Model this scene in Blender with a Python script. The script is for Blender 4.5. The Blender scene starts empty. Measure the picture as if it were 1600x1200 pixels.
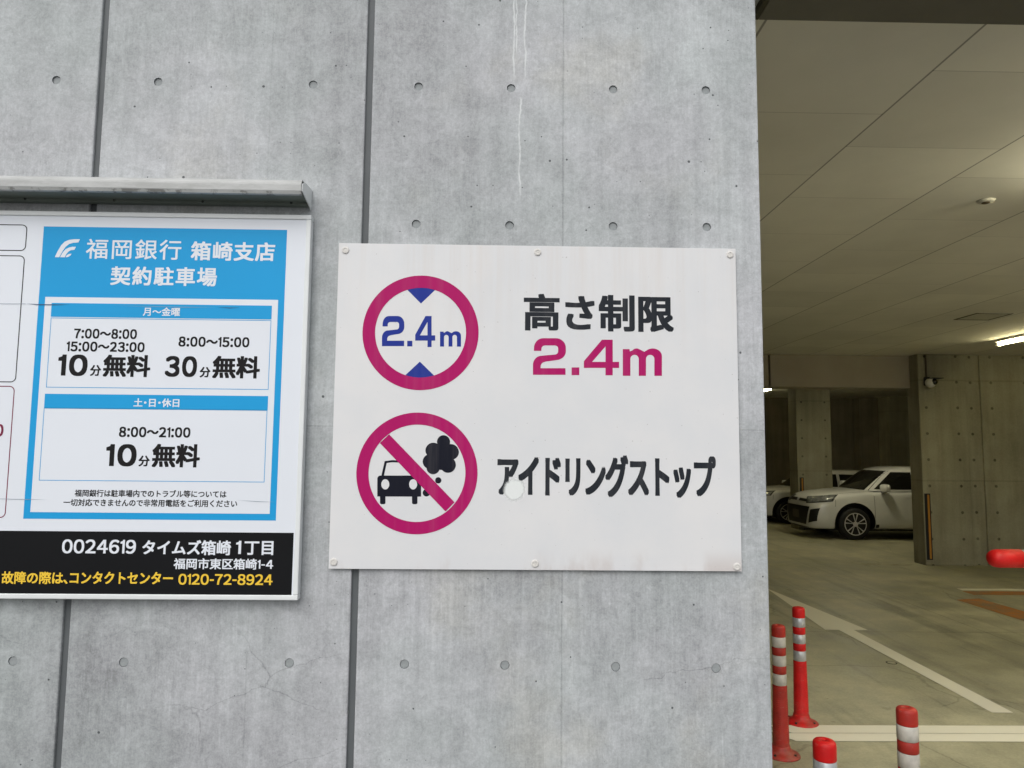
import bpy, bmesh, math, random
from mathutils import Vector, Matrix
from mathutils.geometry import tessellate_polygon
from mathutils.bvhtree import BVHTree

random.seed(7)
sc = bpy.context.scene
COL = sc.collection
R = math.radians

# ------------------------------------------------------------------ camera
F, EYE = 1109.0, 1.92                      # focal length in photo pixels, eye height in metres
def _n(v): return Vector(v).normalized()
AY = _n((-20, 101, F)); AZ = Vector((113, -12090, F)).normalized()
AZ = (AZ - AY * AZ.dot(AY)).normalized(); AX = AY.cross(AZ)
cam = bpy.data.cameras.new('camera'); cam_o = bpy.data.objects.new('camera', cam); COL.objects.link(cam_o)
cam.sensor_width = 36; cam.lens = F / 1600 * 36; cam.clip_start = .05; cam.clip_end = 3000
right = Vector((AX.x, AY.x, AZ.x)); down = Vector((AX.y, AY.y, AZ.y)); fwd = Vector((AX.z, AY.z, AZ.z))
m3 = Matrix((right, -down, -fwd)).transposed()
cam_o.matrix_world = Matrix.Translation((0, 0, EYE)) @ m3.to_4x4()
sc.camera = cam_o

def ray(px, py):
    r = Vector((px - 800, py - 600, F)); return Vector((r.dot(AX), r.dot(AY), r.dot(AZ)))
def at(px, py, Y):                          # measured point of a wall standing at depth Y
    v = ray(px, py); return Vector((0, 0, EYE)) + v * (Y / v.y)
def lay(px, py, z=0.0):                     # measured point of the floor or ceiling at height z
    v = ray(px, py); return Vector((0, 0, EYE)) + v * ((z - EYE) / v.z)

# ------------------------------------------------------------------ light
SUN_EL, SUN_AZ = 48, 200
w = bpy.data.worlds.new('World'); sc.world = w; w.use_nodes = True
nt = w.node_tree; bg = nt.nodes['Background']
sky = nt.nodes.new('ShaderNodeTexSky'); sky.sky_type = 'NISHITA'; sky.sun_disc = False
sky.sun_elevation = R(SUN_EL); sky.sun_rotation = R(SUN_AZ); sky.dust_density = 4; sky.air_density = 1.0; sky.ozone_density = 1
hs = nt.nodes.new('ShaderNodeHueSaturation'); hs.inputs['Saturation'].default_value = .22
nt.links.new(sky.outputs[0], hs.inputs['Color']); nt.links.new(hs.outputs[0], bg.inputs[0])
bg.inputs[1].default_value = .15
sun = bpy.data.lights.new('sun', 'SUN'); sun.energy = .5; sun.angle = R(60); sun.color = (1, .97, .93)
sun_o = bpy.data.objects.new('sun', sun); COL.objects.link(sun_o)
sd = Vector((math.sin(R(SUN_AZ)) * math.cos(R(SUN_EL)), math.cos(R(SUN_AZ)) * math.cos(R(SUN_EL)), math.sin(R(SUN_EL))))
sun_o.rotation_euler = (-sd).to_track_quat('-Z', 'Y').to_euler()
sc.view_settings.view_transform = 'Standard'; sc.view_settings.look = 'None'
sc.view_settings.exposure = .13; sc.view_settings.gamma = 1
sc.render.engine = 'CYCLES'; sc.cycles.use_denoising = True
sc.cycles.max_bounces = 8; sc.cycles.diffuse_bounces = 5

# ------------------------------------------------------------------ helpers
def lin(*c): return tuple((x / 255 / 12.92 if x / 255 <= .04045 else ((x / 255 + .055) / 1.055) ** 2.4) for x in c) + (1,)

class G:                                    # small node-graph writer
    def __init__(s, name):
        s.m = bpy.data.materials.new(name); s.m.use_nodes = True; s.t = s.m.node_tree
        s.b = s.t.nodes['Principled BSDF']
        s.co = s.t.nodes.new('ShaderNodeTexCoord').outputs['Object']
        s.sep = None
    def _in(s, sock, v):
        if hasattr(v, 'links') or isinstance(v, bpy.types.NodeSocket): s.t.links.new(v, sock)
        elif v is not None: sock.default_value = v
    def m_(s, op, a, b=None, c=None, clamp=False):
        n = s.t.nodes.new('ShaderNodeMath'); n.operation = op; n.use_clamp = clamp
        s._in(n.inputs[0], a); s._in(n.inputs[1], b); s._in(n.inputs[2], c); return n.outputs[0]
    def xyz(s):
        if s.sep is None: n = s.t.nodes.new('ShaderNodeSeparateXYZ'); s.t.links.new(s.co, n.inputs[0]); s.sep = n
        return s.sep.outputs[0], s.sep.outputs[1], s.sep.outputs[2]
    def comb(s, x, y, z):
        n = s.t.nodes.new('ShaderNodeCombineXYZ'); s._in(n.inputs[0], x); s._in(n.inputs[1], y); s._in(n.inputs[2], z); return n.outputs[0]
    def scale(s, v3, vec=None):
        n = s.t.nodes.new('ShaderNodeVectorMath'); n.operation = 'MULTIPLY'; s._in(n.inputs[0], vec or s.co); n.inputs[1].default_value = v3; return n.outputs[0]
    def noise(s, sc_, det=4, rough=.55, vec=None, dist=0, col=False):
        n = s.t.nodes.new('ShaderNodeTexNoise'); n.inputs['Scale'].default_value = sc_; n.inputs['Detail'].default_value = det
        n.inputs['Roughness'].default_value = rough; n.inputs['Distortion'].default_value = dist; s._in(n.inputs['Vector'], vec or s.co)
        return n.outputs['Color' if col else 'Fac']
    def vor(s, sc_, feat='F1', vec=None, out='Distance', rnd=1, flat=False):
        n = s.t.nodes.new('ShaderNodeTexVoronoi'); n.feature = feat
        if flat: n.voronoi_dimensions = '2D'; q = s.xyz(); vec = s.comb(q[0], q[2], 0)
        n.inputs['Scale'].default_value = sc_; n.inputs['Randomness'].default_value = rnd
        s._in(n.inputs['Vector'], vec or s.co); return n.outputs[out]
    def ss(s, v, a, b, lo=0., hi=1.):       # smooth step of v from a to b
        n = s.t.nodes.new('ShaderNodeMapRange'); n.interpolation_type = 'SMOOTHSTEP'
        s._in(n.inputs[0], v); s._in(n.inputs[1], a); s._in(n.inputs[2], b); n.inputs[3].default_value = lo; n.inputs[4].default_value = hi; return n.outputs[0]
    def mix(s, f, a, b, mode='MIX'):
        n = s.t.nodes.new('ShaderNodeMix'); n.data_type = 'RGBA'; n.blend_type = mode; n.clamp_factor = True
        s._in(n.inputs[0], f); s._in(n.inputs[6], a); s._in(n.inputs[7], b); return n.outputs[2]
    def mul(s, c, f):                       # colour times a grey value
        return s.mix(1.0, c, s.comb(f, f, f), 'MULTIPLY')
    def out(s, col, rough=.5, bump=None, bs=.3, bd=.002, metal=0, spec=.5):
        s._in(s.b.inputs['Base Color'], col); s._in(s.b.inputs['Roughness'], rough); s.b.inputs['Metallic'].default_value = metal
        s.b.inputs['Specular IOR Level'].default_value = spec
        if bump is not None:
            n = s.t.nodes.new('ShaderNodeBump'); n.inputs['Strength'].default_value = bs; n.inputs['Distance'].default_value = bd
            s.t.links.new(bump, n.inputs['Height']); s.t.links.new(n.outputs[0], s.b.inputs['Normal'])
        return s.m

def plain(name, col, rough=.5, metal=0, spec=.5, var=.06, sc_=30):
    g = G(name); n = g.noise(sc_, 4)
    return g.out(g.mul(col, g.ss(n, .25, .75, 1 - var, 1 + var)), rough, None, metal=metal, spec=spec)

def emit(name, col, st):
    m = bpy.data.materials.new(name); m.use_nodes = True; b = m.node_tree.nodes['Principled BSDF']
    b.inputs['Base Color'].default_value = col; b.inputs['Emission Color'].default_value = col; b.inputs['Emission Strength'].default_value = st
    return m

def link(name, me, mat=None, parent=None):
    o = bpy.data.objects.new(name, me); COL.objects.link(o)
    if mat is not None: me.materials.append(mat)
    if parent is not None: o.parent = parent
    return o
def obj(name, bm, mat=None, parent=None, smooth=False):
    me = bpy.data.meshes.new(name); bmesh.ops.recalc_face_normals(bm, faces=bm.faces[:]); bm.to_mesh(me); bm.free()
    if smooth: me.shade_smooth()
    return link(name, me, mat, parent)
def tag(o, label=None, cat=None, group=None, kind=None):
    if label: o['label'] = label
    if cat: o['category'] = cat
    if group: o['group'] = group
    if kind: o['kind'] = kind
    return o
def empty(name, loc, label, cat, group=None):
    o = bpy.data.objects.new(name, None); COL.objects.link(o); o.location = loc; o.empty_display_size = .1
    return tag(o, label, cat, group)
def dup(root, loc, label):
    r = root.copy(); COL.objects.link(r); r.location = loc; r['label'] = label
    for ch in list(root.children):
        c = ch.copy(); COL.objects.link(c); c.parent = r
        for gch in list(ch.children):
            d = gch.copy(); COL.objects.link(d); d.parent = c
    return r

def box(bm, a, b, bev=0, seg=2):
    r = bmesh.ops.create_cube(bm, size=1)['verts']
    for v in r: v.co = Vector([(a[i] + b[i]) / 2 + v.co[i] * (b[i] - a[i]) for i in range(3)])
    if bev:
        ed = list({e for v in r for e in v.link_edges}); bmesh.ops.bevel(bm, geom=ed, offset=bev, segments=seg, affect='EDGES', profile=.5)
    return bm
def boxes(*bs, bev=0):
    bm = bmesh.new()
    for a, b in bs: box(bm, a, b, bev)
    return bm
def cyl(bm, p, axis, r, h, n=24, r2=None):
    mt = Vector((0, 0, 1)).rotation_difference(Vector(axis)).to_matrix().to_4x4()
    c = Vector(p) + Vector(axis).normalized() * h / 2
    bmesh.ops.create_cone(bm, cap_ends=True, segments=n, radius1=r, radius2=r if r2 is None else r2, depth=h, matrix=Matrix.Translation(c) @ mt)
    return bm
def lathe(bm, prof, n=32, c=(0, 0, 0)):     # prof: (r, z)
    rings = []
    for r, z in prof:
        rings.append([bm.verts.new((c[0] + r * math.cos(2 * math.pi * k / n), c[1] + r * math.sin(2 * math.pi * k / n), c[2] + z)) for k in range(n)])
    for a, b in zip(rings, rings[1:]):
        for k in range(n): bm.faces.new((a[k], a[(k + 1) % n], b[(k + 1) % n], b[k]))
    bm.faces.new(rings[0][::-1]); bm.faces.new(rings[-1]); return bm
def poly3(bm, loops):                       # flat shape with holes from 3D loops
    vs = [bm.verts.new(p) for l in loops for p in l]
    for t in tessellate_polygon([[Vector(p) for p in l] for l in loops]):
        try: bm.faces.new([vs[i] for i in t])
        except ValueError: pass
    return bm
def wpoly(bm, pts, Y, dy=0):                # photo-measured outline on an upright plane
    return poly3(bm, [[at(x, y, Y) + Vector((0, dy, 0)) for x, y in pts]])
def rect(bm, x0, z0, x1, z1, Y):
    return poly3(bm, [[(x0, Y, z0), (x1, Y, z0), (x1, Y, z1), (x0, Y, z1)]])
def rect4(q, Y):                            # upright rectangle from its four measured corners TL TR BL BR
    p = [at(x, y, Y) for x, y in q]
    return (p[0].x + p[2].x) / 2, (p[2].z + p[3].z) / 2, (p[1].x + p[3].x) / 2, (p[0].z + p[1].z) / 2

# ------------------------------------------------------------------ lettering
_glyphs = {}
def glyph(ch):
    if ch in _glyphs: return _glyphs[ch]
    c = bpy.data.curves.new('glyph', 'FONT'); c.body = ch; c.size = 1; c.resolution_u = 5
    o = bpy.data.objects.new('glyph', c); COL.objects.link(o)
    dg = bpy.context.evaluated_depsgraph_get(); me = bpy.data.meshes.new_from_object(o.evaluated_get(dg))
    v = [(p.co.x, p.co.y) for p in me.vertices]; f = [tuple(p.vertices) for p in me.polygons]
    bpy.data.objects.remove(o); bpy.data.curves.remove(c); bpy.data.meshes.remove(me)
    _glyphs[ch] = (v, f); return v, f
def lettering(s, bx, Y, mat, parent, bold=(.02, .02), gap=.0, kern=.07, label=None, off=(0, 0, 0)):
    quads = []; cur = 0.
    for ch in s:
        if ch == ' ': cur += .3; continue
        if ch == '1':
            v = [(.145, 0), (.225, 0), (.225, .74), (.165, .74), (.145, .67), (.03, .625), (.03, .56), (.145, .565)]; f = [(0, 1, 2, 7), (2, 3, 4, 7), (4, 5, 6, 7)]
        elif ch == '-':
            v = [(0, .28), (.26, .28), (.26, .36), (0, .36)]; f = [(0, 1, 2, 3)]
        else:
            v, f = glyph(chr(ord(ch) + 0xFEE0) if 0x21 <= ord(ch) <= 0x7e else ch)
        if 0x21 <= ord(ch) <= 0x7e or ch in '・、':
            mn = min(p[0] for p in v); wd = max(p[0] for p in v) - mn
            k = kern if ch != ':' else kern * 1.1
            quads.append(([(p[0] - mn + cur + k / 2, p[1]) for p in v], f)); cur += wd + k
        else:
            quads.append(([(p[0] + cur, p[1]) for p in v], f)); cur += 1 + gap
    allv = [p for v, f in quads for p in v]
    x0, x1 = min(p[0] for p in allv) - bold[0], max(p[0] for p in allv) + bold[0]
    y0, y1 = min(p[1] for p in allv) - bold[1], max(p[1] for p in allv) + bold[1]
    ym, xm = (bx[1] + bx[3]) / 2, (bx[0] + bx[2]) / 2
    X0, X1, Z1, Z0 = at(bx[0], ym, Y).x, at(bx[2], ym, Y).x, at(xm, bx[1], Y).z, at(xm, bx[3], Y).z
    offs = [(a * bold[0], b * bold[1]) for a in (-1, 0, 1) for b in (-1, 0, 1)] if bold[0] else [(0, 0)]
    verts, faces = [], []
    for i, (dx, dz) in enumerate(offs):
        for v, f in quads:
            n0 = len(verts)
            verts += [(X0 + (p[0] + dx - x0) / (x1 - x0) * (X1 - X0) + off[0], Y - i * 1.5e-5 + off[1], Z0 + (p[1] + dz - y0) / (y1 - y0) * (Z1 - Z0) + off[2]) for p in v]
            faces += [tuple(n0 + k for k in q) for q in f]
    me = bpy.data.meshes.new('lettering'); me.from_pydata(verts, [], faces)
    o = link('lettering', me, mat, parent)
    if label: o['label'] = label
    return o

# ------------------------------------------------------------------ materials
def concrete_facade():
    g = G('fair_faced_concrete'); x, y, z = g.xyz()
    warp = g.noise(2.2, 4, col=True)
    n1 = g.noise(1.3, 7, .62); n2 = g.noise(4.5, 8, .68, dist=.3)
    st = g.noise(1.0, 6, .6, vec=g.scale((16, 16, .7))); st2 = g.noise(1.0, 5, .65, vec=g.scale((60, 60, 2.2)))
    fine = g.noise(70, 5, .75); blot = g.noise(15, 9, .78, dist=.5); vein = g.noise(34, 6, .7, dist=1.6)
    vein = g.m_('MULTIPLY', g.ss(vein, .54, .68, 0, .13), g.ss(g.noise(3.4, 4), .38, .62))
    v = g.m_('ADD', g.ss(n1, .32, .68, -.095, .095), g.ss(n2, .3, .7, -.08, .08))
    v = g.m_('ADD', v, g.ss(st, .3, .72, -.07, .08)); v = g.m_('ADD', v, g.m_('MULTIPLY', g.ss(st2, .3, .7, -.07, .07), g.ss(g.noise(1.1, 3), .4, .62)))
    v = g.m_('ADD', v, g.ss(fine, .32, .68, -.09, .09)); v = g.m_('ADD', v, g.ss(blot, .35, .66, -.105, .105)); v = g.m_('ADD', v, vein)
    wst = g.m_('MULTIPLY', g.ss(g.noise(1, 5, .7, vec=g.scale((34, 34, .9))), .57, .74, 0, .13), g.ss(g.noise(1.5, 3), .46, .62)); v = g.m_('ADD', v, g.m_('MULTIPLY', wst, g.ss(z, 1.3, 1.8, 1, .5)))
    v = g.m_('ADD', v, g.ss(g.noise(.7, 3), .35, .65, -.06, .06))
    f2 = g.noise(190, 3, .6); v = g.m_('ADD', v, g.ss(f2, .34, .66, -.06, .06))
    gr = g.noise(1, 4, .7, vec=g.scale((150, 150, 16))); v = g.m_('ADD', v, g.m_('MULTIPLY', g.ss(gr, .34, .68, -.06, .075), g.ss(g.noise(1.9, 3), .38, .62, .15, .9)))
    fl = g.noise(62, 4, .65, dist=.8); v = g.m_('ADD', v, g.m_('MULTIPLY', g.ss(fl, .62, .70, 0, .15), g.ss(g.noise(2.6, 4), .42, .6)))
    lst = g.noise(1, 4, .7, vec=g.scale((85, 85, 1.6))); v = g.m_('ADD', v, g.m_('MULTIPLY', g.ss(lst, .6, .72, 0, .17), g.m_('MULTIPLY', g.ss(g.noise(2.3, 3), .48, .6), g.ss(z, 1.9, 2.0, 1, .4))))
    # form panels: own tone each, lower row darkened as painted light falloff, thin joint lines
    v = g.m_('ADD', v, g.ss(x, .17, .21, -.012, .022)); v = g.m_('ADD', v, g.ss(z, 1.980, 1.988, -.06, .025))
    wob = g.m_('MULTIPLY', g.m_('SUBTRACT', g.noise(5, 3), .5), .006)
    def line(c, pos, wdt, dep):
        d = g.m_('ABSOLUTE', g.m_('SUBTRACT', g.m_('ADD', c, wob), pos)); return g.ss(d, wdt * .4, wdt, dep, 0)
    jl = line(x, .195, .0035, .2)
    for pos in (-.746, -1.93):
        jl = g.m_('MAXIMUM', jl, line(x, pos, .003, .09))
    jl = g.m_('MAXIMUM', jl, line(z, 1.984, .0025, .2)); jl = g.m_('MAXIMUM', jl, line(z, 3.785, .0025, .2)); jl = g.m_('MAXIMUM', jl, line(z, .184, .0025, .2))
    jl = g.m_('MULTIPLY', jl, g.ss(g.noise(3, 3), .25, .55, .35, 1.0))
    v = g.m_('SUBTRACT', v, jl)
    # bug holes
    pv, pr = g.vor(13.0, flat=True), g.vor(13.0, flat=True, out='Color')
    pit = g.ss(g.m_('SUBTRACT', g.m_('ADD', pv, g.m_('MULTIPLY', g.m_('SUBTRACT', g.noise(160, 2), .5), .03)), g.m_('MULTIPLY', g.m_('POWER', g.ss(pr, .3, 1.0, 0, 1), 4), .060)), -.004, .004, 1, 0)
    pv2, pr2 = g.vor(27.0, flat=True), g.vor(27.0, flat=True, out='Color'); pit2 = g.ss(g.m_('SUBTRACT', pv2, g.m_('MULTIPLY', g.m_('POWER', g.ss(pr2, .5, 1.0, 0, 1), 3), .075)), -.005, .005, .8, 0)
    pit2 = g.m_('MULTIPLY', pit2, g.ss(g.noise(1.6, 3), .45, .6))
    pits = g.m_('MAXIMUM', pit, pit2)
    # hairline cracks, mostly low on the wall
    cw = g.mix(.10, g.co, g.noise(6, 5, .6, col=True), 'ADD')
    cr = g.vor(2.4, 'DISTANCE_TO_EDGE', vec=g.scale((1, 1, 2.2), cw)); crm = g.m_('MULTIPLY', g.ss(cr, .002, .009, .22, 0), g.ss(g.noise(1.7, 2), .47, .58))
    crm = g.m_('MULTIPLY', crm, g.ss(z, 1.25, 1.5, 1, .12))
    v = g.m_('SUBTRACT', v, crm)
    # lime runs
    run = None
    for x0, za, zb, wd in ((.0335, 3.10, 5, .0034), (.041, 3.18, 5, .0026), (.070, 3.10, 5, .0036), (.0555, 2.70, 3.04, .0036)):
        wig = g.m_('MULTIPLY', g.m_('SUBTRACT', g.noise(9, 4, .6, vec=g.comb(x0 * 40, 0, z)), .5), .034)
        d = g.m_('ABSOLUTE', g.m_('SUBTRACT', g.m_('ADD', x, wig), x0)); k = g.ss(d, wd * .45, wd, 1, 0)
        k = g.m_('MULTIPLY', k, g.ss(z, za, za + .05)); k = g.m_('MULTIPLY', k, g.ss(z, zb, zb + .02, 1, 0))
        run = k if run is None else g.m_('MAXIMUM', run, k)
    run = g.m_('MULTIPLY', run, g.ss(g.noise(30, 3), .3, .6, .35, .85))
    tone = g.m_('ADD', v, 1.0)
    base = g.mix(g.ss(g.noise(.9, 5, .6), .35, .65), lin(166, 172, 172), lin(174, 176, 179))
    base = g.mix(g.m_('MULTIPLY', g.ss(g.noise(2.1, 5), .56, .72), .5), base, lin(172, 172, 166))
    col = g.mul(base, tone); col = g.mix(g.m_('MULTIPLY', pits, .85), col, lin(62, 66, 68)); col = g.mix(run, col, lin(212, 216, 216))
    h = g.m_('ADD', g.m_('MULTIPLY', fine, .25), g.m_('MULTIPLY', n2, .25)); h = g.m_('SUBTRACT', h, g.m_('MULTIPLY', pits, 1.0)); h = g.m_('SUBTRACT', h, g.m_('MULTIPLY', jl, 2.5))
    return g.out(col, g.ss(n2, .3, .7, .55, .75), h, .35, .003, spec=.35)

def concrete_inside(name, col, holes=None):
    g = G(name); x, y, z = g.xyz()
    v = g.m_('ADD', g.ss(g.noise(1.1, 6, .6), .3, .7, -.16, .14), g.ss(g.noise(1, 5, .6, vec=g.scale((7, 7, .5))), .3, .7, -.12, .1))
    v = g.m_('ADD', v, g.ss(g.noise(35, 4), .3, .7, -.05, .05))
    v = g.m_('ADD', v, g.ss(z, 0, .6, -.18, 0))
    if holes:
        hx, zs = holes
        fz = g.m_('SUBTRACT', g.m_('ABSOLUTE', g.m_('SUBTRACT', g.m_('FRACT', g.m_('DIVIDE', g.m_('SUBTRACT', z, zs), .45)), .5)), 0.0)
        dz = g.m_('MULTIPLY', fz, .45); mk = None
        for h in hx:
            dx = g.m_('SUBTRACT', x, h); d = g.m_('SQRT', g.m_('ADD', g.m_('MULTIPLY', dx, dx), g.m_('MULTIPLY', dz, dz)))
            k = g.ss(d, .020, .03, 1, 0); mk = k if mk is None else g.m_('MAXIMUM', mk, k)
        v = g.m_('SUBTRACT', v, g.m_('MULTIPLY', mk, .58))
        for zz in (1.44, 3.18):
            v = g.m_('SUBTRACT', v, g.ss(g.m_('ABSOLUTE', g.m_('SUBTRACT', z, zz)), .006, .02, .17, 0))
    return g.out(g.mul(col, g.m_('ADD', v, 1.0)), .7, g.noise(40, 4), .2, .004, spec=.3)

def floor_mat(name, c1, c2):
    g = G(name); x, y, z = g.xyz()
    n = g.noise(.55, 7, .6, dist=.5); n2 = g.noise(2.6, 7, .62); f = g.noise(55, 4, .7)
    col = g.mix(g.ss(n, .35, .68), c1, c2)
    v = g.m_('ADD', g.ss(n2, .32, .68, -.19, .19), g.ss(f, .3, .7, -.09, .09))
    ty = g.noise(1, 4, .6, vec=g.scale((2.6, .16, 1)))
    v = g.m_('SUBTRACT', v, g.ss(ty, .52, .72, 0, .3))
    spots = g.ss(g.noise(7, 3, .5), .66, .74, 0, .22); v = g.m_('SUBTRACT', v, spots)
    ty2 = g.m_('MULTIPLY', g.ss(g.noise(1, 5, .7, vec=g.scale((9, .35, 1)), dist=.3), .56, .66), g.ss(g.noise(.8, 2), .45, .6)); v = g.m_('SUBTRACT', v, g.m_('MULTIPLY', ty2, .22))
    drip = g.m_('LESS_THAN', g.vor(3.1, vec=g.comb(x, y, 0)), g.m_('MULTIPLY', g.m_('POWER', g.vor(3.1, vec=g.comb(x, y, 0), out='Color'), 5), .16)); v = g.m_('SUBTRACT', v, g.m_('MULTIPLY', drip, .3))
    ck = g.vor(.55, 'DISTANCE_TO_EDGE', vec=g.mix(.25, g.co, g.noise(1.6, 5, .6, col=True), 'ADD')); v = g.m_('SUBTRACT', v, g.m_('MULTIPLY', g.ss(ck, .002, .006, .25, 0), g.ss(g.noise(.5, 2), .48, .56)))
    wob = g.m_('MULTIPLY', g.m_('SUBTRACT', g.noise(3, 4), .5), .02)
    for c, p in ((y, 7.74), (y, 11.1), (y, 15.3), (x, 5.25), (x, 9.0), (x, 1.5)):
        v = g.m_('SUBTRACT', v, g.ss(g.m_('ABSOLUTE', g.m_('SUBTRACT', g.m_('ADD', c, wob), p)), .004, .014, .28, 0))
    return g.out(g.mul(col, g.m_('ADD', v, 1.0)), g.ss(n2, .3, .7, .38, .6), f, .15, .002, spec=.4)

def ceiling_mat():
    g = G('ceiling_board'); x, y, z = g.xyz()
    u = g.m_('DIVIDE', g.m_('SUBTRACT', x, 1.05), .8905); k = g.m_('FLOOR', u); fu = g.m_('FRACT', u)
    dx = g.m_('MULTIPLY', g.m_('MINIMUM', fu, g.m_('SUBTRACT', 1, fu)), .8905)
    par = g.m_('MULTIPLY', g.m_('ABSOLUTE', g.m_('MODULO', k, 2)), .39)
    t = g.m_('FRACT', g.m_('ADD', g.m_('DIVIDE', g.m_('SUBTRACT', g.m_('SUBTRACT', y, 3.452), par), .81), 20)); dy = g.m_('MULTIPLY', g.m_('MINIMUM', t, g.m_('SUBTRACT', 1, t)), .81)
    v = g.m_('ADD', g.ss(dx, .003, .0075, -.6, 0), g.ss(dy, .001, .0045, -.3, 0))
    tone = g.noise(1, 0, vec=g.comb(g.m_('MULTIPLY', k, 3.7), g.m_('FLOOR', g.m_('DIVIDE', g.m_('SUBTRACT', g.m_('SUBTRACT', y, 3.452), par), .81)), 0))
    v = g.m_('ADD', v, g.ss(tone, .3, .7, -.05, .05)); v = g.m_('ADD', v, g.ss(g.noise(1.2, 5), .3, .7, -.05, .05))
    return g.out(g.mul(lin(222, 220, 211), g.m_('ADD', v, 1.0)), .8, None, spec=.2)

def sign_white():
    g = G('weathered_white_panel'); x, y, z = g.xyz()
    str_ = g.noise(1, 6, .7, vec=g.scale((22, 1, .9))); blot = g.noise(3, 6, .65); sp = g.noise(70, 3, .5)
    top = g.m_('MULTIPLY', g.ss(z, 2.1, 2.56), g.ss(str_, .42, .72)); bot = g.m_('MULTIPLY', g.ss(z, 1.63, 1.555), g.ss(g.noise(1, 5, .6, vec=g.scale((5, 1, 2))), .48, .62))
    col = g.mix(g.ss(blot, .3, .7), lin(221, 221, 221), lin(214, 216, 218))
    col = g.mix(g.m_('MULTIPLY', top, .27), col, lin(205, 194, 184)); col = g.mix(g.m_('MULTIPLY', bot, .45), col, lin(182, 168, 160))
    col = g.mix(g.ss(sp, .735, .78, 0, .5), col, lin(150, 145, 140))
    dust = g.m_('LESS_THAN', g.vor(19, flat=True), g.m_('MULTIPLY', g.ss(g.vor(19, flat=True, out='Color'), .5, 1, 0, 1), .035)); col = g.mix(g.m_('MULTIPLY', dust, .45), col, lin(140, 136, 132))
    return g.out(col, .42, None, spec=.45)

def print_ink(name, col, fade=.1, rough=.42):
    g = G(name); st = g.noise(1, 5, .65, vec=g.scale((25, 1, 1.2)))
    c = g.mix(g.m_('MULTIPLY', g.ss(st, .45, .75), fade), col, lin(205, 200, 198)); return g.out(c, rough, None, spec=.12)

M = {}
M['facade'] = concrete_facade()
M['plug'] = plain('mortar_plug', lin(146, 151, 152), .7, spec=.3, var=.12, sc_=80)
M['sealant'] = plain('grey_sealant', lin(92, 96, 98), .55, spec=.3, var=.08, sc_=9)
M['ceiling'] = ceiling_mat()
M['soffit'] = plain('grey_soffit', lin(112, 110, 100), .7, spec=.2, var=.06, sc_=3)  # one even grey, darker than the ceiling and the inner beam
M['floor'] = floor_mat('trowelled_floor', lin(150, 147, 122), lin(176, 172, 144))
M['ground'] = floor_mat('outside_paving', lin(88, 88, 88), lin(102, 102, 100))
M['beam'] = plain('painted_beam', lin(150, 142, 128), .7, spec=.2, var=.07, sc_=2)
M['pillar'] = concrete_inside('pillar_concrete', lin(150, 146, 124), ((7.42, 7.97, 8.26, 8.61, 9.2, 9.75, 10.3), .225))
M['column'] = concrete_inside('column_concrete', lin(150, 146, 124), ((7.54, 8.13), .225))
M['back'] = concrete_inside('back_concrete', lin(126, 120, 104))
M['signw'] = sign_white()
M['magenta'] = print_ink('magenta_ink', lin(172, 22, 98), .05)
M['blue'] = print_ink('blue_ink', lin(36, 54, 142), .03)
M['slate'] = print_ink('slate_ink', lin(38, 42, 48), .05)
M['navy'] = print_ink('navy_ink', lin(22, 24, 36), .05)
M['posterw'] = plain('poster_white', lin(223, 228, 235), .32, spec=.3, var=.015, sc_=3)
M['cyan'] = plain('poster_blue', lin(36, 156, 215), .4, spec=.15, var=.03, sc_=3)
M['black'] = plain('poster_black', lin(22, 23, 25), .4, spec=.12, var=.05, sc_=4)
M['ink'] = plain('black_ink', lin(30, 29, 30), .5, spec=.12, var=.04)
M['yellow'] = plain('yellow_ink', lin(238, 198, 62), .4, spec=.3, var=.03)
M['wine'] = plain('wine_ink', lin(120, 30, 62), .4, spec=.3, var=.03)
M['crease'] = plain('film_crease_grey', lin(150, 160, 172), .5, var=.03)
M['creased'] = plain('film_crease_dark', lin(26, 70, 110), .5, var=.03)
M['alu'] = plain('white_aluminium', lin(222, 226, 226), .35, spec=.5, var=.03, sc_=12)
def canopy_mat():
    g = G('weathered_canopy_metal'); n = g.noise(1, 5, .7, vec=g.scale((9, 40, 40))); x, y, z = g.xyz()
    ed = g.m_('MULTIPLY', g.ss(z, 2.690, 2.686), g.ss(g.noise(28, 5, .7), .5, .6))
    c = g.mix(g.ss(n, .35, .7), lin(184, 186, 185), lin(164, 166, 164)); c = g.mix(g.m_('MULTIPLY', ed, .7), c, lin(96, 96, 90))
    return g.out(c, .4, None, spec=.45)
M['canopy'] = canopy_mat()
M['canopyin'] = plain('canopy_underside', lin(120, 128, 120), .55, spec=.3, var=.1, sc_=10)
M['screw'] = plain('screw_cap', lin(212, 210, 205), .4, spec=.5, var=.08, sc_=60)
M['screwd'] = plain('screw_dark', lin(60, 62, 60), .4, metal=.6, var=.1)
def glare_spot():  # soft glare on the sign, painted as a pale spot with fading edge
    g = G('painted_glare'); x, y, z = g.xyz(); dx = g.m_('SUBTRACT', x, SPOT[0]); dz = g.m_('SUBTRACT', z, SPOT[1])
    d = g.m_('SQRT', g.m_('ADD', g.m_('MULTIPLY', dx, dx), g.m_('MULTIPLY', dz, dz))); d = g.m_('ADD', d, g.m_('MULTIPLY', g.m_('SUBTRACT', g.noise(45, 4), .5), .018))
    g.t.links.new(g.ss(d, .024, .037, .96, 0), g.b.inputs['Alpha']); return g.out(lin(230, 234, 232), .55, None, spec=.2)
SPOT = (at(803, 765, 2.188).x, at(803, 765, 2.188).z)
M['glare_spot'] = glare_spot()
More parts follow.
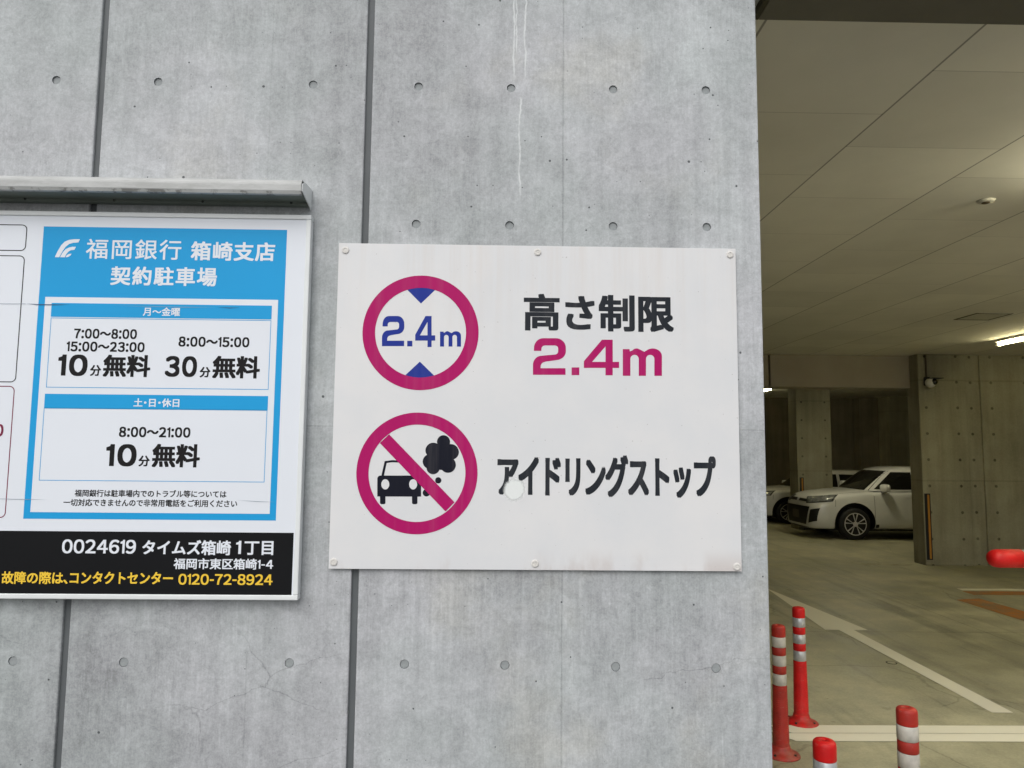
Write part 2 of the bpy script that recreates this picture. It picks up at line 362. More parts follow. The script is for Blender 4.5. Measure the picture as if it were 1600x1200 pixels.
def bollard_mat(name, a, b):
    g = G(name); n = g.noise(9, 5, .65); x, y, z = g.xyz(); c = g.mix(g.ss(n, .35, .7), a, b)
    sc_ = g.noise(1, 5, .7, vec=g.scale((30, 30, 90))); c = g.mix(g.m_('MULTIPLY', g.ss(sc_, .6, .7), .4), c, lin(150, 110, 100))
    dirt = g.m_('MULTIPLY', g.ss(z, .22, .0), g.ss(g.noise(14, 5, .7), .35, .65)); c = g.mix(g.m_('MULTIPLY', dirt, .5), c, lin(120, 92, 78))
    return g.out(c, g.ss(n, .3, .7, .42, .6), None, spec=.35)
M['red'] = bollard_mat('fresh_red_plastic', lin(205, 22, 24), lin(184, 20, 20))
M['redold'] = bollard_mat('faded_red_plastic', lin(172, 46, 36), lin(146, 44, 36))
M['silver'] = plain('silver_reflective', lin(182, 184, 186), .35, metal=.35, var=.16, sc_=26)
M['white_band'] = plain('worn_white_reflective', lin(182, 178, 168), .55, var=.2, sc_=22)
def paint(name, c, wear, under):
    g = G(name); n = g.noise(4, 7, .7); f = g.noise(40, 4, .7)
    return g.out(g.mix(g.ss(g.m_('ADD', g.m_('MULTIPLY', n, .7), g.m_('MULTIPLY', f, .3)), .5 - wear * .5, .72 - wear * .5), c, under), .6, None, spec=.3)
M['line'] = paint('white_floor_paint', lin(230, 226, 206), -.22, lin(184, 178, 156))
M['orange'] = paint('worn_orange_paint', lin(178, 112, 44), .2, lin(132, 118, 92))
M['faint'] = paint('worn_white_paint', lin(176, 170, 146), .2, lin(140, 135, 112))
M['lamp'] = emit('lit_tube', (1.0, .895, .51, 1), 44)
M['lampb'] = emit('bright_lit_tube', (1.0, .93, .66, 1), 138)
M['lamph'] = plain('lamp_housing', lin(220, 218, 205), .5)
M['guardy'] = plain('guard_yellow', lin(184, 122, 34), .5)
M['guardb'] = plain('guard_black', lin(22, 22, 20), .6)
M['camw'] = plain('camera_white', lin(205, 205, 200), .35)
M['camk'] = plain('camera_black', lin(14, 14, 14), .15)
M['conduit'] = plain('dark_conduit', lin(74, 62, 44), .6)
M['carw'] = plain('pearl_white_paint', lin(220, 220, 216), .12, spec=.7, var=.01)
M['glass'] = plain('dark_car_glass', lin(14, 15, 15), .05, spec=.7, var=.01)
M['trim'] = plain('black_trim', lin(20, 20, 20), .45)
M['tyre'] = plain('tyre_rubber', lin(22, 22, 22), .8)
M['rim'] = plain('alloy_rim', lin(205, 205, 202), .3, metal=.25)
M['lens'] = plain('headlight_lens', lin(112, 114, 112), .12, spec=.7, var=.3, sc_=14)
M['plate'] = plain('blank_plate', lin(92, 86, 74), .5)
M['hatchdoor'] = plain('hatch_door', lin(190, 188, 178), .8, spec=.2)
M['hatch'] = plain('hatch_seam', lin(60, 58, 44), .7)

# ------------------------------------------------------------------ setting: ground, floor, ceiling
b = bmesh.new(); poly3(b, [[(-600, -600, 0), (600, -600, 0), (600, 600, 0), (-600, 600, 0)]])
tag(obj('ground', b, M['ground']), kind='structure')
b = bmesh.new(); poly3(b, [[(.0, 2.65, .004), (16, 2.65, .004), (16, 24, .004), (.0, 24, .004)]])
floor = tag(obj('floor', b, M['floor']), kind='structure')
ZL = .008
def mark(name, pts, mat):
    bm = bmesh.new(); poly3(bm, [[(x, y, ZL) for x, y in pts]]); return obj(name, bm, mat, floor)
mark('arrow_marking', [(3.67, 5.39), (3.83, 5.39), (3.845, 7.80), (4.0, 7.80), (3.765, 10.1), (3.535, 7.80), (3.685, 7.80)], M['line'])
mark('stop_line', [(1.99, 4.865), (5.9, 4.865), (5.9, 4.998), (2.0, 4.998), (1.86, 5.06)], M['line'])
mark('stop_line', [(2.02, 5.004), (5.9, 5.004), (5.9, 5.14), (1.9, 5.14)], M['line'])
mark('bay_line', [(6.5, 10.03), (9.6, 10.03), (9.6, 10.16), (6.5, 10.16)], M['line'])
mark('orange_stripe', [(6.45, 9.72), (9.6, 9.72), (9.6, 9.97), (6.45, 9.97)], M['orange'])
p = [lay(x, y) for x, y in ((1494, 938), (1530, 936), (1640, 968), (1640, 984))]
mark('orange_stripe', [(q.x, q.y) for q in p[:2] + p[2:]], M['orange'])
mark('bay_line', [(6.45, 15.05), (11, 15.05), (11, 15.17), (6.45, 15.17)], M['faint'])
mark('bay_line', [(6.2, 12.2), (7.0, 12.15), (7.15, 12.3), (6.25, 12.36)], M['faint'])

b = boxes(((.0, 2.60, 3.64), (16, 24.2, 3.95)))
ceil_o = tag(obj('ceiling', b, M['ceiling']), kind='structure')

# ------------------------------------------------------------------ fair-faced concrete wall with tie holes and sealed joints
WY = 2.2
wall = empty('concrete_wall', (0, 0, 0), 'grey fair-faced concrete wall with tie holes carrying both white signs', 'wall')
holes = [(-1.43, 3.082), (-1.107, 3.082), (-.612, 3.082), (-.273, 3.082), (.026, 3.082), (.357, 3.084), (.659, 3.087),
         (-.271, 2.627), (.025, 2.627), (.355, 2.629), (.655, 2.631),
         (-1.437, 1.278), (-1.111, 1.276), (-.62, 1.276), (-.277, 1.274), (.024, 1.272), (.358, 1.269), (.662, 1.266),
         (-1.43, 3.535), (-1.107, 3.535), (-.612, 3.535), (-.273, 3.535), (.026, 3.535), (.357, 3.535), (.659, 3.535),
         (-1.437, .825), (-1.111, .825), (-.62, .825), (-.277, .825), (.024, .825), (.358, .825), (.662, .825)]
HR = .0138
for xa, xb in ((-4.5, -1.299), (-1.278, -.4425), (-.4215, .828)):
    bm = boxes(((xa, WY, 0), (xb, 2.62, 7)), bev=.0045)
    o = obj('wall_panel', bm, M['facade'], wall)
    cb = bmesh.new(); any_ = False
    for hx, hz in holes:
        if xa < hx < xb: cyl(cb, (hx, WY - .05, hz), (0, 1, 0), HR, .058, 28); any_ = True
    co = obj('cutter', cb)
    md = o.modifiers.new('b', 'BOOLEAN'); md.operation = 'DIFFERENCE'; md.solver = 'EXACT'; md.object = co
    dg = bpy.context.evaluated_depsgraph_get(); me = bpy.data.meshes.new_from_object(o.evaluated_get(dg)); me.name = 'wall_panel'
    o.modifiers.clear(); o.data = me; bpy.data.objects.remove(co)
for xa, xb in ((-1.300, -1.277), (-.4435, -.4205)):
    obj('joint_sealant', boxes(((xa, WY + .010, .0), (xb, WY + .03, 6.99))), M['sealant'], wall)
plug_me = None
for hx, hz in holes:
    if plug_me is None:
        bm = bmesh.new(); lathe(bm, [(.0001, -.0012), (HR - .0016, -.0012), (HR - .0009, -.0004), (HR - .0007, .003)], 24)
        bmesh.ops.rotate(bm, verts=bm.verts, cent=(0, 0, 0), matrix=Matrix.Rotation(R(-90), 3, 'X'))
        o = obj('tie_hole_plug', bm, M['plug'], wall); plug_me = o.data
    else: o = link('tie_hole_plug', plug_me, None, wall)
    o.location = (hx, WY + (.0062 if hz > 1.5 else .0038) - .0018 * random.random(), hz)

# facade over the opening and the rest of the shell
lintel = empty('lintel', (0, 0, 0), 'dark grey lintel beam across the top of the garage opening', 'beam')
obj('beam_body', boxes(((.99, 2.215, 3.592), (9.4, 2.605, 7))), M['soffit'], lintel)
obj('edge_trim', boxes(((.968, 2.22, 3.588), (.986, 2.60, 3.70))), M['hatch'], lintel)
obj('beam_return', boxes(((.831, 2.23, 3.615), (.964, 2.595, 7))), M['canopy'], lintel)
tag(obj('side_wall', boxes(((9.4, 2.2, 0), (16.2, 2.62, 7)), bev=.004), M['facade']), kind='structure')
tag(obj('end_wall', boxes(((-.2, 2.63, 0), (.0, 24.2, 4))), M['back']), kind='structure')
tag(obj('end_wall', boxes(((16, 2.63, 0), (16.2, 24.2, 4))), M['back']), kind='structure')
bw = empty('back_wall', (0, 0, 0), 'dark unlit concrete wall at the far end of the car park', 'wall')
obj('wall_face', boxes(((.0, 22.6, 0), (11.35, 22.9, 3.64))), M['back'], bw)
obj('wall_pier', boxes(((11.36, 22.2, 0), (11.95, 22.9, 3.64))), M['back'], bw)
obj('wall_face', boxes(((11.96, 21.6, 0), (16, 22.9, 3.64))), M['pillar'], bw)

# ------------------------------------------------------------------ pillars and beam inside
pil = empty('concrete_pillar', (7.72, 12.5, 0), 'broad concrete pillar carrying the security camera and a striped corner guard', 'pillar')
P0 = Vector((7.72, 12.5, 0))
def world_part(name, bm, mat, parent):      # part given in world coordinates under a thing standing elsewhere
    o = obj(name, bm, mat, parent); o.matrix_parent_inverse = Matrix.Translation(-parent.location); return o
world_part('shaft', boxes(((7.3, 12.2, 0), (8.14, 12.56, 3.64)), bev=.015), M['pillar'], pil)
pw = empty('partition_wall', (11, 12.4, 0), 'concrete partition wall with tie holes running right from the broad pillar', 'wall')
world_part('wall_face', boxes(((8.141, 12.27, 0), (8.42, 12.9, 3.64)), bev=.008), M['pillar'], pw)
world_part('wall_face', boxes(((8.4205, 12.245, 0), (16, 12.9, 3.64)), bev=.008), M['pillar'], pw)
bmb = empty('drop_beam', (3.5, 12.7, 3.06), 'pale painted beam hanging below the ceiling left of the broad pillar', 'beam')
world_part('beam_face', boxes(((4.80, 12.45, 3.06), (7.299, 12.95, 3.638)), bev=.006), M['beam'], bmb)
world_part('beam_face', boxes(((.0, 12.47, 3.06), (4.775, 12.95, 3.638)), bev=.006), M['beam'], bmb)
clm = empty('concrete_column', (7.84, 17.9, 0), 'slim concrete column standing behind the white cars', 'column')
world_part('shaft', boxes(((7.41, 17.6, 0), (8.28, 18.1, 3.64)), bev=.015), M['column'], clm)

def guard(x, y, z0, z1, wd, label):
    r = empty('corner_guard', (x, y, z0), label, 'corner guard', 'striped corner guards on the pillars')
    obj('backing', boxes(((-wd / 2, -.012, 0), (wd / 2, 0, z1 - z0)), bev=.003), M['guardb'], r)
    obj('stripe', boxes(((-wd * .05, -.018, .02), (wd * .26, -.0125, z1 - z0 - .02))), M['guardy'], r)
guard(7.365, 12.199, .1, 1.22, .1, 'yellow striped corner guard on the broad pillar below the camera')
guard(7.50, 17.599, .55, 1.28, .1, 'yellow striped corner guard on the slim column behind the cars')

# ------------------------------------------------------------------ lamps, hatch, detector, camera
def tube(x, y0, y1, label, mt='lamp'):
    r = empty('tube_light', (x, (y0 + y1) / 2, 3.64), label, 'ceiling light', 'tube lights on the garage ceiling'); h = (y1 - y0) / 2
    obj('housing', boxes(((-.06, -h, -.035), (.06, h, -.001)), bev=.006), M['lamph'], r)
    bm = bmesh.new(); cyl(bm, (0, -h + .04, -.062), (0, 1, 0), .024, 2 * h - .08, 16); obj('tube', bm, M[mt], r)
    for s in (-1, 1): obj('end_cap', boxes(((-.03, s * h - (.04 if s > 0 else 0), -.092), (.03, s * h + (.04 if s < 0 else 0), -.0355))), M['lamph'], r)
tube(7.60, 9.35, 10.62, 'lit tube light on the ceiling in front of the partition wall')
tube(7.27, 18.7, 19.9, 'small lit tube light far back beside the slim column')
tube(3.75, 2.95, 4.2, 'tube light just inside the entrance glowing on the ceiling boards', 'lampb')
tube(6.6, 3.6, 4.85, 'added unseen tube light near the entrance over the barrier gate', 'lampb')  # out of view, added to brighten the entrance floor and ceiling
tube(7.6, 6.6, 7.85, 'added unseen tube light between the entrance and the lit tube before the partition wall')  # out of view, added to raise the light on the middle floor
tube(7.25, 14.0, 15.25, 'added unseen tube light behind the drop beam over the nearer white car', 'lampb')  # hidden by the beam, added to light the cars
hq = [lay(x, y, 3.64) for x, y in ((1489, 498.5), (1527, 489.5), (1577, 490.5), (1550, 499.5))]
hx0, hx1 = (hq[0].x + hq[1].x) / 2, (hq[2].x + hq[3].x) / 2; hy0, hy1 = (hq[0].y + hq[3].y) / 2, (hq[1].y + hq[2].y) / 2
hr = empty('access_hatch', ((hx0 + hx1) / 2, (hy0 + hy1) / 2, 3.64), 'square inspection hatch outlined in the garage ceiling', 'hatch')
a_, b_ = (hx1 - hx0) / 2, (hy1 - hy0) / 2
obj('door', boxes(((-a_ + .03, -b_ + .03, -.004), (a_ - .03, b_ - .03, -.001))), M['hatchdoor'], hr)
fb = bmesh.new()
for q in (((-a_, -b_, -.006), (a_, -b_ + .026, -.001)), ((-a_, b_ - .026, -.006), (a_, b_, -.001)), ((-a_, -b_ + .0265, -.006), (-a_ + .026, b_ - .0265, -.001)), ((a_ - .026, -b_ + .0265, -.006), (a_, b_ - .0265, -.001))): box(fb, *q)
obj('frame', fb, M['hatch'], hr)
dp = lay(1540, 313, 3.64)
dr = empty('smoke_detector', (dp.x, dp.y, 3.64), 'small round detector on the ceiling boards near the entrance', 'detector')
bm = bmesh.new(); lathe(bm, [(.03, -.016), (.045, -.014), (.052, -.007), (.056, -.001)], 28); obj('base', bm, M['hatchdoor'], dr, True)
bm = bmesh.new(); lathe(bm, [(.012, -.022), (.022, -.021), (.026, -.0165)], 20); obj('sensor', bm, M['conduit'], dr, True)

cp = at(1455, 597, 12.05)
cr = empty('security_camera', (cp.x, 12.199, cp.z), 'white security camera mounted high on the broad pillar', 'camera')
bm = bmesh.new(); bmesh.ops.create_uvsphere(bm, u_segments=20, v_segments=14, radius=.085); bmesh.ops.translate(bm, verts=bm.verts, vec=(0, -.13, -.01)); obj('body', bm, M['camw'], cr, True)
bm = bmesh.new(); bmesh.ops.create_uvsphere(bm, u_segments=18, v_segments=12, radius=.055); bmesh.ops.translate(bm, verts=bm.verts, vec=(.03, -.185, .0)); obj('lens', bm, M['camk'], cr, True)
obj('visor', boxes(((-.05, -.27, .055), (.15, -.05, .066)), bev=.003), M['trim'], cr)
obj('bracket', boxes(((-.045, -.06, -.05), (.045, 0, .10)), bev=.01), M['trim'], cr)
bm = bmesh.new(); cyl(bm, (0, -.02, .101), (0, 0, 1), .014, 3.62 - cp.z - .101, 10); obj('conduit', bm, M['conduit'], cr)

# ------------------------------------------------------------------ height limit sign
SY = 2.188
x0, z0, x1, z1 = -.510, 1.555, .742, 2.558
hs_ = empty('height_limit_sign', (0, 0, 0), 'large white sign with red 2.4m limit and no-idling symbol', 'sign')
obj('panel', boxes(((x0, SY, z0), (x1, SY + .005, z1)), bev=.0008), M['signw'], hs_)
L1, L2, L3 = SY - .0003, SY - .0006, SY - .0009
def ring(cx, cy, ro, ri, mat, Y=L2):
    c = at(cx, cy, Y); k = Y / F; n = 96; bm = bmesh.new()
    lo = [[bm.verts.new((c.x + rr * k * math.cos(2 * math.pi * i / n), Y, c.z + rr * k * math.sin(2 * math.pi * i / n))) for i in range(n)] for rr in (ri, ro)]
    for i in range(n): bm.faces.new((lo[0][i], lo[0][(i + 1) % n], lo[1][(i + 1) % n], lo[1][i]))
    return obj('ring', bm, mat, hs_)
C3 = lambda pts: [(500 + x / 4, 370 + y / 4) for x, y in pts]
C4 = lambda pts: [(500 + x / 4, 620 + y / 4) for x, y in pts]
C5 = lambda pts: [(760 + x / 3.81, 420 + y / 3.81) for x, y in pts]
ring(657.2, 519.4, 91.3, 71.5, M['magenta'])
ring(651.6, 739.0, 93.6, 74.8, M['magenta'])
bm = bmesh.new(); wpoly(bm, C4([(374, 289), (432, 234), (841, 659), (784, 716)]), L2, -.0002); obj('slash', bm, M['magenta'], hs_)
bm = bmesh.new(); wpoly(bm, C3([(541, 326), (585, 314), (631, 310), (680, 314), (726, 326), (631, 417)]), L1); obj('triangle', bm, M['blue'], hs_)
bm = bmesh.new(); wpoly(bm, C3([(532, 866), (580, 880), (625, 884), (670, 880), (714, 868), (624, 780)]), L1); obj('triangle', bm, M['blue'], hs_)
def arc(cx, cy, rx, ry, a0, a1, n=10): return [(cx + rx * math.cos(R(a0 + (a1 - a0) * i / n)), cy + ry * math.sin(R(a0 + (a1 - a0) * i / n))) for i in range(n + 1)]
TWO = ([(5, 75)] + arc(62, 58, 56, 58, 190, 270, 8) + [(75, 0), (132, 0)] + arc(136, 56, 60, 56, 270, 360, 8) + arc(136, 78, 60, 52, 0, 75, 8) + [(75, 139)] + arc(72, 168, 26, 27, 270, 185, 6) + [(46, 178), (194, 178), (194, 217), (0, 217), (0, 160)] +
       arc(52, 158, 52, 54, 180, 262, 8) + [(128, 97)] + arc(130, 77, 20, 20, 80, 0, 5) + arc(130, 60, 20, 17, 0, -90, 5) + [(72, 43)] + arc(72, 62, 21, 19, 270, 190, 5) + [(50, 75)], 196, 217, None)
FOUR = ([(0, 128), (108, 0), (172, 0), (172, 132), (210, 132), (210, 168), (172, 168), (172, 212), (129, 212), (129, 168), (0, 168)], 210, 212, [(49, 132), (129, 132), (129, 40)])
EM = ([(0, 163), (0, 4), (40, 4), (42, 18)] + arc(82, 36, 34, 36, 225, 300, 6) + [(128, 20)] + arc(178, 46, 55, 46, 225, 360, 10) + [(233, 163), (188, 163), (188, 62)] + arc(163, 62, 25, 24, 0, -180, 8) + [(138, 163), (95, 163), (95, 62)] + arc(70, 62, 25, 24, 0, -180, 8) + [(45, 163)], 233, 163, None)
DOT = ([(0, 0), (46, 0), (46, 45), (0, 45)], 46, 45, None)
def shapes(cells, conv, mat, Y, label):
    bm = bmesh.new()
    for (pts, w_, h_, hole), (a, b, c, d) in cells:
        f = lambda q: [at(*conv([(a + u / w_ * (c - a), b + v / h_ * (d - b))])[0], Y) for u, v in q]
        poly3(bm, [f(pts)] + ([f(hole)] if hole else []))
    o = obj('lettering', bm, mat, hs_); o['label'] = label
shapes([(TWO, (387, 495, 527, 683)), (DOT, (545, 650, 577, 685)), (FOUR, (595, 495, 720, 689)), (EM, (750, 590, 881, 686))], C3, M['blue'], L1, 'blue 2.4m inside the red ring')
shapes([(TWO, (277, 413, 473, 631)), (DOT, (507, 587, 553, 633)), (FOUR, (580, 422, 790, 634)), (EM, (812, 474, 1045, 637))], C5, M['magenta'], L1, 'magenta 2.4m')
lettering('高さ制限', (818.3, 460.2, 1052.7, 517.8), L1, M['slate'], hs_, bold=(.036, .024))
lettering('アイドリングストップ', (777, 710.9, 1118.8, 777.2), L1, M['slate'], hs_, bold=(.05, .027), gap=-.06)
# no-idling pictogram
bm = bmesh.new()
wpoly(bm, C4([(358, 623), (358, 515)] + arc(378, 512, 20, 20, 180, 270, 5) + [(600, 492)] + arc(608, 516, 24, 24, 270, 360, 5) + [(632, 624)]), L1)
for a in (375, 575): wpoly(bm, C4([(a, 620), (a + 34, 620), (a + 34, 666), (a + 26, 671), (a + 8, 671), (a, 666)]), L1, -2e-5)
wpoly(bm, C4([(383, 495), (404, 402), (450, 396), (595, 403), (611, 495), (597, 495), (584, 415), (450, 409), (417, 414), (399, 495)]), L1, -4e-5)
obj('car_symbol', bm, M['navy'], hs_)
for cx in (408, 582):
    bm = bmesh.new(); wpoly(bm, C4(arc(cx, 547, 25, 32, 0, 350, 35)), L1, -1e-4); obj('headlight_symbol', bm, M['signw'], hs_)
bm = bmesh.new()
for i, (cx, cy, rx, ry) in enumerate(((772, 282, 41, 42), (708, 335, 49, 48), (815, 345, 53, 50), (690, 405, 48, 47), (757, 385, 68, 72), (800, 425, 49, 50), (707, 442, 42, 42))):
    wpoly(bm, C4(arc(cx, cy, rx, ry, 0, 355, 71)), L1, -2e-5 * i)
obj('smoke_symbol', bm, M['navy'], hs_)
for cx, cy, rr_ in ((739, 522, 19.5), (665, 600, 23)):
    bm = bmesh.new(); wpoly(bm, C4(arc(cx, cy, rr_, rr_, 0, 355, 71)), L1); obj('puff_symbol', bm, M['navy'], hs_)
bm = bmesh.new(); rnd = random.Random(3)
wpoly(bm, [(803 + 21 * (1 + .10 * math.sin(3 * t + 1) + .05 * rnd.random()) * math.cos(t), 765 + 21 * (1 + .1 * math.sin(2 * t) + .05 * rnd.random()) * math.sin(t)) for t in [2 * math.pi * i / 44 for i in range(44)]], SY, -.0006)
obj('glare_blob', bm, M['glare_spot'], hs_)  # glare drawn as a thin pale patch over the lettering
for sx, sy in ((540, 391), (840, 394), (1140.5, 398), (521.5, 878), (836, 880.5), (1151.5, 885.5)):
    p = at(sx, sy, SY); bm = bmesh.new()
    lathe(bm, [(.0115, 0), (.0115, .0016), (.0100, .0030), (.0064, .0036), (.006, .0022), (.0028, .0022), (.0024, .0030), (.0001, .0030)], 24)
    bmesh.ops.rotate(bm, verts=bm.verts, cent=(0, 0, 0), matrix=Matrix.Rotation(R(90), 3, 'X'))
    o = obj('screw', bm, M['screw'], hs_); o.location = (p.x, SY - .0002, p.z)
for sx, sz in ((-.3, 1.7), (.5, 1.7), (-.3, 2.4), (.5, 2.4)):
    bm = bmesh.new(); cyl(bm, (sx, SY + .0052, sz), (0, 1, 0), .012, .0068, 12); obj('spacer', bm, M['screwd'], hs_)

# ------------------------------------------------------------------ parking fee sign
PY = 2.168
ps = empty('parking_fee_sign', (0, 0, 0), 'framed blue and white parking notice with black bottom band and opening times', 'sign')
pl = at(200, 333, PY); fx1 = (at(487.5, 338, PY).x + at(465, 937, PY).x) / 2; fz1 = at(300, 333.5, PY).z; fz0 = at(300, 937, PY).z; fx0 = -2.36
FWD = .015
obj('panel', boxes(((fx0 + FWD, PY, fz0 + FWD), (fx1 - FWD, PY + .02, fz1 - FWD))), M['posterw'], ps)
fb = bmesh.new()
for q in (((fx0, PY - .004, fz1 - FWD), (fx1, PY + .026, fz1)), ((fx0, PY - .004, fz0), (fx1, PY + .026, fz0 + FWD)),
          ((fx0, PY - .0042, fz0 + FWD + .0003), (fx0 + FWD, PY + .026, fz1 - FWD - .0003)), ((fx1 - FWD, PY - .0042, fz0 + FWD + .0003), (fx1, PY + .026, fz1 - FWD - .0003))): box(fb, *q, bev=.0025)
obj('frame', fb, M['alu'], ps)
K1, K2, K3, K4 = PY - .0003, PY - .0006, PY - .0009, PY - .0012
def prect(name, q, Y, mat):
    bm = bmesh.new(); rect(bm, *rect4(q, Y), Y); return obj(name, bm, mat, ps)
prect('blue_field', ((68.8, 353), (449, 360), (36, 810), (430.6, 813.8)), K1, M['cyan'])
prect('white_field', ((71.3, 463), (435, 469.4), (46.9, 800), (421, 803)), K2, M['posterw'])
prect('blue_bar', ((80.3, 473), (425, 477.8), (79.7, 494.4), (424, 499.7)), K3, M['cyan'])
prect('blue_bar', ((70, 614.7), (419.4, 619.4), (69, 637.5), (417.8, 641.3)), K3, M['cyan'])
bb = rect4(((0, 829), (457.5, 832.8), (0, 927), (453, 930)), K1)
bm = bmesh.new(); rect(bm, fx0 + FWD, fz0 + FWD, fx1 - FWD - .0045, bb[3], K1); obj('black_band', bm, M['black'], ps)
def outline(x0, z0, x1, z1, r, t, Y, mat):
    def lp(d):
        rr = max(r - d, .0005); out = []
        for cx, cz, a in ((x1 - d - rr, z1 - d - rr, 0), (x0 + d + rr, z1 - d - rr, 90), (x0 + d + rr, z0 + d + rr, 180), (x1 - d - rr, z0 + d + rr, 270)):
            out += [(cx + rr * math.cos(R(a + 90 * i / 6)), Y, cz + rr * math.sin(R(a + 90 * i / 6))) for i in range(7)]
        return out
    bm = bmesh.new(); A, B = [[bm.verts.new(p) for p in lp(d)] for d in (0, t)]; n = len(A)
    for i in range(n): bm.faces.new((A[i], A[(i + 1) % n], B[(i + 1) % n], B[i]))
    return obj('border_line', bm, mat, ps)
q = rect4(((80, 497), (424, 499.7), (71.3, 605.3), (419.4, 609)), K3); outline(q[0], q[1], q[2], q[3], .0006, .0018, K3, M['cyan'])
q = rect4(((69, 637), (418, 641), (60.3, 750.6), (412.8, 753.8)), K3); outline(q[0], q[1], q[2], q[3], .0006, .0018, K3, M['cyan'])
for (xr, ym, yt, yb, mt) in ((41.6, 372, 350.6, 392, 'ink'), (32, 498, 399, 597.5, 'ink'), (16, 705, 603, 809.4, 'wine')):
    outline(-2.25, at(20, yb, K1).z, at(xr, ym, K1).x, at(20, yt, K1).z, .016, .0028, K1, M[mt])
# bank emblem: three sweeping strokes
C1 = lambda pts: [(x / 3.2, 260 + y / 3.2) for x, y in pts]
bm = bmesh.new()
wpoly(bm, C1([(274, 454), (288, 424), (306, 394), (324, 376), (346, 367), (372, 364), (400, 364), (392, 380), (366, 382), (346, 388), (328, 402), (313, 424), (296, 454)]), K2)
wpoly(bm, C1([(300, 454), (314, 430), (328, 414), (346, 405), (362, 402), (380, 402), (372, 417), (354, 419), (342, 426), (332, 438), (324, 454)]), K2)
wpoly(bm, C1([(328, 454), (334, 444), (344, 438), (358, 436), (352, 446), (340, 453)]), K2)
obj('emblem', bm, M['posterw'], ps)
T = lambda s, bx, mat, bold=(.02, .02), Y=K3, **k: lettering(s, bx, Y, M[mat], ps, bold=bold, **k)
T('福岡銀行', (134.4, 374, 283.4, 405.3), 'posterw', (.010, .010), K2, gap=.06)
T('箱崎支店', (298.4, 378, 429.7, 407.5), 'posterw', (.026, .022), K2, gap=.04)
T('契約駐車場', (172.8, 417, 339, 446.5), 'posterw', (.026, .022), K2, gap=.06)
T('月～金曜', (223.4, 480.3, 281.3, 493.8), 'posterw', (.022, .018), K4)
T('7:00～8:00', (115.6, 513.8, 214, 529.4), 'ink', (.036, .03), kern=.15)
T('15:00～23:00', (104, 534, 226, 549.7), 'ink', (.036, .03), kern=.15)
T('8:00～15:00', (279, 526.3, 389.7, 542.2), 'ink', (.036, .03), kern=.15)
T('10', (90.6, 553.8, 136.9, 587.5), 'ink', (.036, .032), kern=.17)
T('分', (140.6, 570.3, 157.8, 587.5), 'ink', (.03, .024))
T('無料', (161, 554.4, 235, 589), 'ink', (.034, .025))
T('30', (257.8, 556.3, 307.8, 589), 'ink', (.036, .032), kern=.17)
T('分', (311.9, 573.4, 328.8, 589.7), 'ink', (.03, .024))
T('無料', (331.9, 556.3, 406.3, 591.3), 'ink', (.034, .025))
T('土・日・休日', (208.8, 622.5, 280.3, 636), 'posterw', (.028, .022), K4, kern=.3)
T('8:00～21:00', (186, 667.2, 297.5, 683.4), 'ink', (.036, .03), kern=.15)
T('10', (165.6, 693.8, 213.4, 728.8), 'ink', (.036, .032), kern=.17)
T('分', (216.3, 711.9, 233.8, 728.8), 'ink', (.03, .024))
T('無料', (237.5, 693.8, 312.5, 730.3), 'ink', (.034, .025))
T('福岡銀行は駐車場内でのトラブル等については', (116.6, 765.6, 354, 776.9), 'ink', (.022, .017))
T('一切対応できませんので非常用電話をご利用ください', (99, 780.3, 370.6, 791.6), 'ink', (.022, .017))
T('0024619', (96.9, 843, 212.5, 865), 'posterw', (.024, .02), K2, kern=.11)
T('タイムズ箱崎', (222.5, 843.8, 361, 867.2), 'posterw', (.028, .022), K2)
T('1', (368.8, 845, 376.8, 865.6), 'posterw', (.024, .02), K2)
T('丁目', (381.9, 845.3, 427.2, 867.2), 'posterw', (.028, .022), K2)
T('福岡市東区箱崎1-4', (271.3, 872.5, 426.9, 889.7), 'posterw', (.024, .018), K2, kern=.12)
T('故障の際は、', (2.5, 893, 106, 912.5), 'yellow', (.026, .02), K2)
T('コンタクトセンター', (109, 893.5, 270.3, 912.5), 'yellow', (.03, .022), K2)
T('0120-72-8924', (278.8, 896.9, 425.9, 914), 'yellow', (.024, .02), K2, kern=.11)
T('0', (-8, 662.5, 5.3, 682), 'wine', (.03, .02), K2)
def sliver(pts, mat):
    bm = bmesh.new(); wpoly(bm, pts, PY, -.0016); obj('film_crease', bm, M[mat], ps)
sliver(C1([(130, 686), (190, 689), (260, 690), (352, 692), (260, 695), (190, 693)]), 'creased')
sliver(C1([(1085, 705), (1150, 706), (1205, 707), (1150, 710)]), 'creased')
sliver(C1([(0, 686), (130, 686), (130, 688), (0, 688)]), 'crease')
sliver(C1([(560, 697), (900, 703), (1090, 705), (900, 705)]), 'crease')
C2 = lambda pts: [(x / 3.2, 600 + y / 3.2) for x, y in pts]
sliver(C2([(0, 573), (110, 575), (240, 578), (110, 577.5), (0, 575)]), 'crease')
sliver(C2([(1180, 580), (1290, 586), (1380, 590), (1290, 589)]), 'crease')

